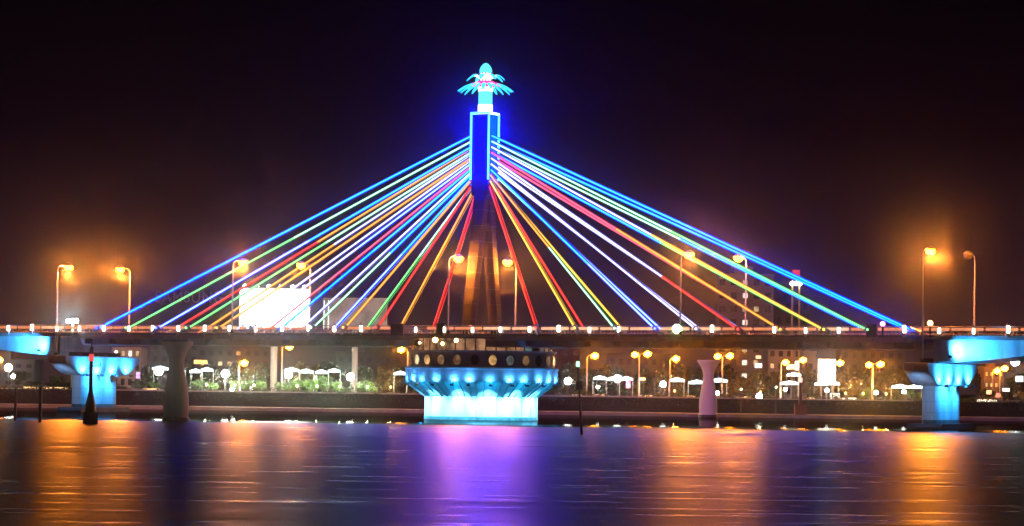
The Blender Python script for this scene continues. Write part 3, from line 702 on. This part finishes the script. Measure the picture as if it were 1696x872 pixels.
# ------------------------------------------------------------------ lit canopies of the promenade cafes
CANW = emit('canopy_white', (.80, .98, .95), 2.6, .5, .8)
def canopy(px0, px1, py, label, dep=450.0, slope=0.0):
    w_ = (px1 - px0) * dep / FOC; z = zat((px0 + px1) / 2, py, dep)
    e = empty('cafe_canopy', at((px0 + px1) / 2, dep, GZ), 0, label, 'canopy', 'lit white canopies along the far promenade'); h = z - GZ
    n = max(1, round(w_ / 2.1)); bw = w_ / n
    for k in range(n):
        x = -w_ / 2 + bw * (k + .5); dz = slope * x + random.uniform(-.12, .12); hb = bw / 2 - .04
        MB().add([(x - hb, -1.2, h - .42 + dz), (x + hb, -1.2, h - .42 + dz), (x + hb, 1.2, h - .42 + dz), (x - hb, 1.2, h - .42 + dz),
                  (x - hb, -1.2, h - .05 + dz), (x + hb, -1.2, h - .05 + dz), (x + hb, 1.2, h - .05 + dz), (x - hb, 1.2, h - .05 + dz), (x, 0, h + .28 + dz)],
                 [(3, 2, 1, 0), (0, 1, 5, 4), (1, 2, 6, 5), (2, 3, 7, 6), (3, 0, 4, 7), (4, 5, 8), (5, 6, 8), (6, 7, 8), (7, 4, 8)]).build('bay', CANW, e)
    for k in range(n + 1):
        x = -w_ / 2 + bw * k
        MB().tube((x, 1.1, 0), (x, 1.1, h - .4 + slope * x), .05, seg=6).build('post', GALV, e)
for a in ((256, 281, 609, 'lit white canopy on the beacon side of the brown pillar'), (296, 309, 614, 'single-bay lit canopy beside the brown pillar'), (318, 355, 612, 'lit white canopy sloping up beside the brown pillar', 450, .16),
          (474, 522, 614, 'long lit white canopy under the billboards, first run', 450, -.1), (526, 566, 615, 'long lit white canopy under the billboards, second run', 450, .13),
          (655, 676, 618, 'short pale canopy hugging the porthole drum'), (985, 1051, 626, 'long lit canopy under the paired sodium lamps'), (1111, 1136, 628, 'lit canopy beside the pale pink pillar, city lamp side'),
          (1143, 1170, 631, 'lit canopy half hidden by the pale pink pillar'), (1179, 1207, 628, 'lit canopy just past the pale pink pillar'), (1295, 1326, 633, 'lit canopy by the dark red beacon'),
          (1306, 1328, 619, 'upper lit canopy at the foot of the yellow mast', 458), (1352, 1392, 635, 'lit canopy under the blazing screen'), (1480, 1530, 640, 'lit canopy running behind the plinth pier', 450, -.06)):
    canopy(*a)

# low parapets with light strips at promenade level
GSTR = emit('parapet_strip', (1.0, .62, .26), 1.6, .6, .9)
WST = emit('parapet_strip_white', (1.0, .86, .62), 2.4, .5, .7)
def parapet(px0, px1, py, label, m=GSTR, dep=443.0, hh=.22):
    w_ = (px1 - px0) * dep / FOC; z = zat((px0 + px1) / 2, py, dep)
    e = empty('garden_parapet', at((px0 + px1) / 2, dep, GZ), 0, label, 'parapet', 'lit parapets at the edge of the far promenade'); h = max(.35, z - GZ)
    MB().box((0, 0, h / 2), (w_, .3, h)).build('wall', CONC, e)
    n = max(1, round(w_ / 1.6))
    for k in range(n):
        if n > 2 and random.random() < .18: continue
        MB().box((-w_ / 2 + (k + .5) * w_ / n, -.2, h - .12 + random.uniform(-.03, .03)), (w_ / n - .12, .08, hh)).build('light_strip', m, e)
for a in ((42, 116, 648, 'lit parapet by the beacon side pier'), (236, 268, 650, 'lit parapet behind the brown pillar'), (946, 966, 657, 'short lit parapet by the leaning pole'),
          (985, 1004, 659, 'lit parapet beyond the leaning pole'), (1062, 1084, 660, 'lit parapet below the paired lamps'), (1130, 1156, 660, 'lit parapet before the pale pink pillar'),
          (1221, 1246, 662, 'lit parapet beside the slim quay posts'), (1333, 1354, 664, 'lit parapet past the dark red beacon'), (1377, 1421, 665, 'bright lit parapet under the yellowish trees', WST), (1620, 1720, 668, 'long bright parapet beyond the plinth pier', WST, 443, .34)):
    parapet(*a)

# ------------------------------------------------------------------ buildings
WLIT = [emit('window_warm', (1.0, .66, .32), .55, .5, .6), emit('window_white', (.95, .95, .85), .9, .4, .6), emit('window_dim', (.8, .45, .25), .12, .5, .6)]
WDK = mat('window_dark', (.05, .045, .05), .25)
def building(px0, px1, pyt, dep, wall, label, floors=None, cols=4, lit=.1, depth=9.0, rz=0.0, pick=None, roof=True):
    w_ = (px1 - px0) * dep / FOC; z = zat((px0 + px1) / 2, pyt, dep); h = z - GZ
    e = empty('building', at((px0 + px1) / 2, dep, GZ), rz, label, 'building')
    MB().span((-w_ / 2, 0, 0), (w_ / 2, depth, h)).build('wall', wall, e)
    if roof:
        MB().span((-w_ / 2 - .15, -.15, h), (w_ / 2 + .15, depth + .15, h + .5)).build('parapet', wall, e)
        MB().span((-w_ * .18, depth * .3, h + .4), (w_ * .14, depth * .7, h + 2.1)).build('roof_hut', wall, e)
    floors = floors or max(1, int(h / 3.2)); fh = h / floors; cw = w_ / cols
    for f in range(floors):
        for c in range(cols):
            k = pick(f, c) if pick else (random.choice(WLIT) if random.random() < lit else WDK)
            if k is None: continue
            x = -w_ / 2 + cw * (c + .5); zz = fh * (f + .55)
            o = MB().box((x, -.02, zz), (cw * .52, .12, fh * .46)).build('window', DSTEEL, e)
            MB().box((x, -.09, zz), (cw * .44, .05, fh * .38)).build('pane', k, o)
            MB().box((x, -.1, zz - fh * .26), (cw * .6, .3, .1)).build('sill', wall, o)
    return e, w_, h
HW = mat('render_wall', (.36, .29, .28), .8, var=.15, scale=.3); HW2 = mat('pale_render', (.40, .35, .33), .8, var=.15, scale=.3)
BRK = mat('dull_brick', (.10, .07, .06), .85, var=.25, scale=.6); GRW = mat('grey_render', (.11, .10, .11), .8, var=.2, scale=.4)
def pick_high(f, c):
    if c == 2: return WLIT[1] if f in (1, 2, 4, 5, 7) else WLIT[0]
    if (f, c) in ((6, 3), (2, 3), (4, 0)): return WLIT[0]
    return WDK
building(1188, 1282, 458, 560, HW, 'dim tall apartment block with a lit column of windows', 9, 5, pick=pick_high, rz=R(-3))
building(1284, 1342, 498, 575, GRW, 'plain lower apartment block behind the yellow mast', 7, 4, lit=.06)
building(1274, 1330, 577, 520, HW2, 'pale low block under the bridge deck by the yellow mast', 4, 4, lit=.15)
building(1331, 1353, 586, 500, HW2, 'white gatehouse with one tall dark slot', 1, 1, pick=lambda f, c: WDK, depth=5)
sam, sw, sh = building(252, 396, 509, 560, GRW, 'broad dim building with raised letters on its roof', 7, 9, lit=.0, pick=lambda f, c: WDK if f < 5 else None)
fc = bpy.data.curves.new('sign_lettering', 'FONT'); fc.body = 'SAMSUNG'; fc.extrude = .15; fc.align_x = 'CENTER'; fc.size = 3.6; fc.space_character = 1.12
fo = bpy.data.objects.new('tmp_text', fc); COL.objects.link(fo); bpy.context.view_layer.update()
me = bpy.data.meshes.new_from_object(fo.evaluated_get(bpy.context.evaluated_depsgraph_get())); bpy.data.objects.remove(fo)
me.name = 'sign_lettering'; me.materials.clear(); me.materials.append(mat('sign_white', (.34, .32, .34), .6, var=.1))
sg = link('sign_lettering', me, sam, (-1.2, -.2, sh + .9)); sg.rotation_euler = (R(90), 0, 0)
xs = [v.co.x for v in me.vertices]; k = 13.6 / (max(xs) - min(xs)); sg.scale = (k, k * 1.15, k)
for i in range(8): MB().tube((-sw * .42 + i * sw * .115, .2, sh + .3), (-sw * .42 + i * sw * .115, .2, sh + 3.6), .06, seg=5).build('sign_strut', DSTEEL, sam)
building(142, 236, 575, 476, HW2, 'lit pavilion glimpsed between beacon side pier cap and deck', 3, 8, depth=8, pick=lambda f, c: (emit('pavilion_glow', (1.0, .86, .66), 2.2, .4, .5) if c in (1, 2, 3, 4, 6) else WLIT[0]) if f == 2 else WDK, roof=False)
building(900, 962, 578, 520, BRK, 'brown low block behind the porthole drum', 4, 4, lit=.05)
building(1010, 1120, 590, 540, GRW, 'dim wide block behind the paired sodium lamps', 3, 8, lit=.08)
building(560, 700, 588, 560, BRK, 'dim brown terrace behind the green trees', 3, 9, lit=.04)
building(330, 450, 578, 540, BRK, 'dim terrace behind the first lit canopies', 4, 8, lit=.12)
building(1395, 1500, 580, 545, BRK, 'pinkish low block behind the yellowish trees', 4, 7, lit=.06)
building(-60, 60, 600, 520, GRW, 'dark low block beneath the beacon side span', 3, 7, lit=.05)
def pick_arc(f, c): return [emit('arcade_orange', (1.0, .42, .10), 1.2, .5, .8), WLIT[0], MATS['arcade_orange']][(f + c) % 3] if (f + c) % 4 else WLIT[2]
building(1632, 1664, 612, 470, mat('ochre_wall', (.50, .30, .14), .8), 'orange-lit arcaded building past the plinth pier', 3, 4, pick=pick_arc, depth=6)
building(1664, 1740, 622, 490, GRW, 'low dim shop row past the orange-lit arcade', 2, 6, lit=.5)

# small lit signs among the trees
for px, py, w_, h_, col, lab in ((1043, 636, .8, 1.5, (1.0, .35, .6), 'small pink sign under the canopy by the paired lamps'), (1068, 628, .7, .5, (1.0, .8, .3), 'small amber sign near the paired lamps'), (1063, 628, .4, .5, (.5, 1.0, .6), 'tiny green sign near the paired lamps'),
        (1258, 606, 1.2, .8, (.85, 1.0, .95), 'white shop sign below the tall apartment block'), (1258, 592, .9, .6, (1.0, .5, .25), 'orange shop sign below the tall apartment block'), (1312, 608, 1.5, .9, (1.0, .75, .35), 'amber sign at the foot of the yellow mast'),
        (1322, 606, .7, 1.6, (1.0, .9, .7), 'upright cream sign at the foot of the yellow mast'), (1640, 650, .9, .7, (1.0, .45, .2), 'orange sign before the arcaded building'), (1655, 655, .7, .8, (1.0, .2, .15), 'red sign before the arcaded building'), (1668, 646, 1.2, .6, (1.0, .95, .8), 'white sign past the arcaded building'),
        (1690, 628, 1.3, 1.0, (.9, 1.0, 1.0), 'cold white sign over the shop row'), (1385, 655, 1.6, .7, (1.0, .95, .75), 'cream stall sign under the yellowish trees'), (232, 622, .7, 1.0, (.9, .3, .9), 'small violet sign beside the beacon side pier'), (400, 644, .5, .8, (.9, 1.0, 1.0), 'small white sign in the green trees'),
        (420, 647, .4, 1.1, (.9, 1.0, 1.0), 'narrow white sign in the green trees'), (335, 600, 2.2, .7, (1.0, .6, .12), 'yellow sign above the first lit canopies')):
    e = empty('shop_sign', at(px, 447.5, GZ), 0, lab, 'sign'); z = zat(px, py, 447.5) - GZ
    MB().box((0, 0, z), (w_, .18, h_)).build('case', DSTEEL, e); MB().box((0, -.11, z), (w_ - .08, .05, h_ - .08)).build('lit_face', emit('sign_%d_%d' % (px, py), col, 2.2, .5, 3), e)
    MB().tube((0, .05, 0), (0, .05, z), .05, seg=6).build('post', DSTEEL, e)

# ------------------------------------------------------------------ trees and shrubs
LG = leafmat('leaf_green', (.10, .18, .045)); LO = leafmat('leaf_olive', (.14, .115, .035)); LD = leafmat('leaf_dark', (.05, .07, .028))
BARK = mat('bark', (.10, .07, .05), .9, var=.3, scale=3, bump=.4)
def crown_mesh(name, m, seed, shape):
    rd = random.Random(seed); vs = []; fs = []
    lobes = []
    for i in range(11 if shape != 'shrub' else 8):
        q = rd.uniform(0, 2 * math.pi); rr = rd.uniform(.05, .62); zz = rd.uniform(.18, .82)
        lobes.append((rr * math.cos(q) * (1.1 - .5 * abs(zz - .4)), rr * math.sin(q), zz, rd.uniform(.2, .36)))
    for (x, y, z, r) in lobes:
        for k in range(130):
            a = rd.uniform(0, 2 * math.pi); cz = rd.uniform(-1, 1); s = math.sqrt(1 - cz * cz); ra = r * (rd.uniform(.55, 1.08))
            c = Vector((x + ra * s * math.cos(a), y + ra * s * math.sin(a), z + ra * cz * .85))
            if shape == 'weep' and rd.random() < .35: c.z -= rd.uniform(0, .22)
            u = Vector((rd.gauss(0, 1), rd.gauss(0, 1), rd.gauss(0, .6))).normalized(); v = u.orthogonal().normalized()
            v = (Matrix.Rotation(rd.uniform(0, 6.28), 3, u) @ v); w2 = u.cross(v); h = rd.uniform(.05, .105)
            o = len(vs); lw = .55
            vs += [c - v * h, c + w2 * h * lw, c + v * h, c - w2 * h * lw]; fs.append((o, o + 1, o + 2, o + 3))
    me = bpy.data.meshes.new(name); me.from_pydata([tuple(v) for v in vs], [], fs); me.materials.append(m); return me
def trunk_mesh(seed):
    rd = random.Random(seed); mb = MB()
    mb.path([(0, 0, -.05), (.02, .01, .35), (rd.uniform(-.05, .05), 0, .62)], [.07, .05, .035], 7)
    for k in range(5):
        q = rd.uniform(0, 6.28); z0 = rd.uniform(.34, .6)
        mb.path([(.01, 0, z0), (.2 * math.cos(q), .2 * math.sin(q), z0 + .16), (.42 * math.cos(q), .42 * math.sin(q), z0 + .28)], [.03, .02, .01], 5)
    me = mb.mesh('trunk', True); me.materials.append(BARK); return me
CR = {}
for kind, m in (('green', LG), ('olive', LO), ('dark', LD)):
    CR[kind] = [crown_mesh('crown', m, 10 * i + len(kind), 'weep' if i % 2 else 'round') for i in range(4)]
SH = [crown_mesh('foliage', LG, 90 + i, 'shrub') for i in range(3)]
TR = [trunk_mesh(i) for i in range(4)]
def tree(px, pyt, wpx, dep, kind, i, label):
    w_ = wpx * dep / FOC / 2; h = zat(px, pyt, dep) - GZ
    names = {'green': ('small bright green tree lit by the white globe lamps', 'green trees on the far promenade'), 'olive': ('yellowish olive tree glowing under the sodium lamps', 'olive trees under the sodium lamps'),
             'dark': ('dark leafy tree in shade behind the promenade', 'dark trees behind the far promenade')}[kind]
    e = empty('tree', at(px, dep, GZ), random.uniform(0, 6.28), label, 'tree', names[1])
    t = link('trunk', TR[i % 4], e); t.scale = (h * .5, h * .5, h * .75)
    c = link('crown', CR[kind][i % 4], e, (0, 0, h * .22)); c.scale = (w_, w_, h * .78)
i = 0
LANDM = [(156, 'the black beacon'), (290, 'the brown pillar'), (458, 'the white billboard post'), (588, 'the dim billboard post'), (797, 'the porthole drum'), (968, 'the leaning pole'), (1170, 'the pale pink pillar'), (1328, 'the dark red beacon'), (1566, 'the plinth pier')]
ORD = 'first second third fourth fifth sixth seventh eighth ninth tenth eleventh twelfth thirteenth fourteenth fifteenth sixteenth seventeenth eighteenth nineteenth twentieth'.split()
extra = [(px + random.uniform(-6, 6), py, wp, dp, kd) for px, py, wp, dp, kd in
         [(30, 615, 60, 474, 'dark'), (250, 606, 56, 476, 'dark'), (310, 602, 60, 478, 'dark'), (350, 606, 56, 476, 'dark'), (385, 600, 60, 480, 'dark'), (440, 604, 56, 478, 'dark'), (540, 600, 60, 480, 'dark'), (600, 604, 60, 476, 'dark'), (664, 606, 56, 476, 'dark'),
          (925, 612, 50, 474, 'dark'), (985, 612, 56, 478, 'dark'), (1020, 606, 60, 480, 'dark'), (1060, 612, 56, 478, 'dark'), (1130, 606, 60, 478, 'olive'), (1170, 610, 56, 476, 'dark'), (1200, 606, 56, 478, 'dark'), (1290, 612, 50, 474, 'olive'), (1340, 610, 56, 478, 'olive'),
          (1370, 612, 52, 476, 'olive'), (1400, 604, 60, 478, 'olive'), (1435, 606, 62, 476, 'olive'), (1480, 608, 60, 478, 'olive'), (1510, 612, 52, 474, 'olive'), (1620, 620, 50, 474, 'dark'), (1688, 618, 56, 474, 'dark')]]
jobs = []
for px, pyt, wpx, dep, kind in extra + [(300, 628, 34, 452, 'green'), (332, 630, 32, 451, 'green'), (352, 633, 30, 447, 'green'), (396, 630, 38, 449, 'green'), (415, 628, 34, 452, 'green'), (432, 630, 34, 449, 'green'),
        (468, 632, 30, 450, 'green'), (493, 629, 36, 451, 'green'), (515, 628, 38, 449, 'green'), (537, 622, 44, 452, 'green'), (562, 632, 34, 449, 'green'), (612, 632, 40, 449, 'green'),
        (500, 598, 42, 470, 'olive'), (520, 603, 40, 474, 'olive'), (412, 606, 30, 472, 'olive'), (560, 612, 46, 474, 'dark'), (636, 607, 56, 466, 'olive'), (658, 622, 44, 458, 'olive'), (690, 630, 44, 462, 'dark'),
        (618, 640, 30, 446, 'green'), (200, 640, 50, 456, 'dark'), (232, 630, 40, 452, 'dark'), (255, 632, 34, 450, 'green'), (60, 632, 50, 458, 'dark'), (95, 622, 50, 466, 'dark'), (20, 640, 40, 454, 'dark'), (135, 630, 40, 462, 'dark'),
        (940, 600, 50, 468, 'dark'), (962, 612, 46, 462, 'dark'), (1000, 638, 40, 456, 'dark'), (1030, 640, 44, 456, 'dark'), (1065, 636, 46, 458, 'dark'), (1095, 612, 50, 466, 'olive'), (1130, 640, 40, 454, 'olive'), (1155, 640, 40, 455, 'dark'),
        (1210, 632, 44, 458, 'olive'), (1235, 622, 50, 462, 'olive'), (1262, 612, 56, 468, 'olive'), (1290, 640, 40, 456, 'dark'), (1345, 632, 44, 460, 'olive'), (1400, 620, 50, 458, 'olive'), (1422, 625, 46, 456, 'olive'),
        (1410, 640, 44, 452, 'olive'), (1450, 622, 48, 460, 'olive'), (1472, 622, 48, 458, 'olive'), (1440, 642, 40, 452, 'green'), (1492, 640, 40, 454, 'olive'), (1515, 646, 36, 452, 'green'), (1640, 645, 44, 452, 'dark'), (1672, 642, 50, 456, 'dark'), (1700, 648, 40, 452, 'olive')]:
    jobs.append((px, pyt, wpx, dep, kind))
rank = {}
for px, pyt, wpx, dep, kind in sorted(jobs, key=lambda j: min(abs(j[0] - l[0]) for l in LANDM)):
    lx, ln_ = min(LANDM, key=lambda l: abs(px - l[0])); tall = pyt < 618
    way = 'on the pylon side of' if (px > lx) == (lx < 797) else 'on the far side of'
    key = (kind, tall, lx, way); rank[key] = rank.get(key, 0) + 1
    look = {'green': 'bright green', 'olive': 'yellowish olive', 'dark': 'dark leafy'}[kind]
    tree(px, pyt, wpx, dep, kind, i, '%s %s %s tree %s %s' % (ORD[rank[key] - 1], 'taller' if tall else 'low', look, way, ln_)); i += 1
for px, pyt, wpx, dep, lab in [(480, 647, 36, 440.2, 'round clipped shrub beside the white billboard post'), (508, 650, 34, 440.2, 'round clipped shrub next along from the white billboard post'), (573, 648, 34, 440.2, 'round clipped shrub beside the dim billboard post'),
        (604, 655, 30, 441.7, 'smaller clipped shrub past the dim billboard post'), (350, 655, 30, 441.7, 'low clipped shrub near the brown pillar'), (322, 656, 26, 441.7, 'low clipped shrub close behind the brown pillar'), (540, 658, 26, 441.7, 'low clipped shrub between the two billboard posts'), (425, 657, 26, 441.8, 'low clipped shrub under the green trees'), (640, 656, 30, 441.8, 'low clipped shrub by the porthole drum'), (455, 654, 34, 440.4, 'broad clipped shrub at the foot of the white billboard post'), (395, 655, 34, 440.4, 'broad clipped shrub under the low sodium lamp'), (622, 652, 34, 440.4, 'tall clipped shrub between the dim billboard post and the drum'), (530, 654, 30, 440.4, 'clipped shrub under the long white canopy')]:
    w_ = wpx * dep / FOC / 2; h = zat(px, pyt, dep) - GZ + .35
    e = empty('shrub', at(px, dep, GZ - .1), random.uniform(0, 6), lab, 'shrub')
    f = link('foliage', SH[i % 3], e, (0, 0, 0)); f.scale = (w_ * 1.15, w_ * .9, h); i += 1
    st = link('stem', TR[i % 4], e); st.scale = (h * .3, h * .3, h * .5)
# garden lights under the planting; the warm ones are added to brighten the olive trees
for px, wh, col, pw in ((345, 'among the trees past the brown pillar', (.82, 1.0, .55), 1500), (392, 'under the sodium lamp in the green trees', (.82, 1.0, .6), 1700), (424, 'between green trees before the white billboard post', (.8, 1.0, .55), 1500), (495, 'between the two clipped shrubs', (.75, 1.0, .45), 1700), (528, 'under the long white canopy', (.8, 1.0, .55), 1500),
        (566, 'beside the dim billboard post', (.75, 1.0, .45), 1700), (612, 'past the dim billboard post', (.8, 1.0, .55), 1300), (1262, 'added among olive trees by the slim quay posts', (1.0, .5, .12), 1600), (1403, 'added under the yellowish trees by the screen', (1.0, .52, .12), 2200), (1432, 'added mid-way under the yellowish trees', (1.0, .55, .14), 2200), (1470, 'added under the last yellowish trees', (1.0, .52, .12), 2200), (1120, 'added before the pale pink pillar', (1.0, .5, .15), 1200), (650, 'added under the olive trees by the porthole drum', (1.0, .45, .12), 1600)):
    e = empty('garden_light', at(px, 444.6, GZ), 0, 'low garden light ' + wh, 'garden light', 'garden lights in the far planting')
    MB().tube((0, 0, 0), (0, 0, .9), .06, seg=6).build('stake', DSTEEL, e)
    MB().lathe([(.1, .9), (.16, 1.0), (.16, 1.2), (.05, 1.3)], 8).build('lens', emit('garden_%d' % px, col, 8), e)
    point('garden_lamp', (0, -.2, 2.3), pw * 1.25, col, e, .15)
# creeping ground cover along the foot of the parapets
rd = random.Random(3); vs = []; fs = []
for k in range(15000):
    x = rd.uniform(-90, 90); y = YB - .35 + abs(rd.gauss(0, 1.0)); hgt = .55 + .35 * math.sin(x * .5) + .2 * math.sin(x * 1.7 + 1)
    c = Vector((x, y, GZ + rd.uniform(-.2 if y > YB else -1.3, max(.1, hgt)))); u = Vector((rd.gauss(0, 1), rd.gauss(0, 1), rd.gauss(0, 1))).normalized(); v = u.orthogonal(); w2 = u.cross(v); h = rd.uniform(.08, .17); o = len(vs)
    vs += [c - v * h, c + w2 * h * .5, c + v * h, c - w2 * h * .5]; fs.append((o, o + 1, o + 2, o + 3))
me = bpy.data.meshes.new('ground_cover'); me.from_pydata([tuple(v) for v in vs], [], fs); me.materials.append(LD)
tag(link('ground_cover', me), 'dark low planting along the top of the embankment', 'plants', kind='stuff')

# ------------------------------------------------------------------ night haze
HAZE = .00012
if HAZE:
    hb = MB().span((-1010, -430, -4), (1010, 1610, 48)).build('haze', bpy.data.materials.new('night_haze'))
    hm = hb.data.materials[0]; hm.use_nodes = True; t = hm.node_tree; t.nodes.remove(t.nodes['Principled BSDF'])
    pv = nn(t, 'ShaderNodeVolumePrincipled'); pv.inputs['Color'].default_value = (.9, .9, .95, 1); pv.inputs['Density'].default_value = HAZE; pv.inputs['Anisotropy'].default_value = .990
    t.links.new(pv.outputs[0], t.nodes['Material Output'].inputs['Volume'])
    tag(hb, 'thin night haze over the river', 'haze', kind='stuff')
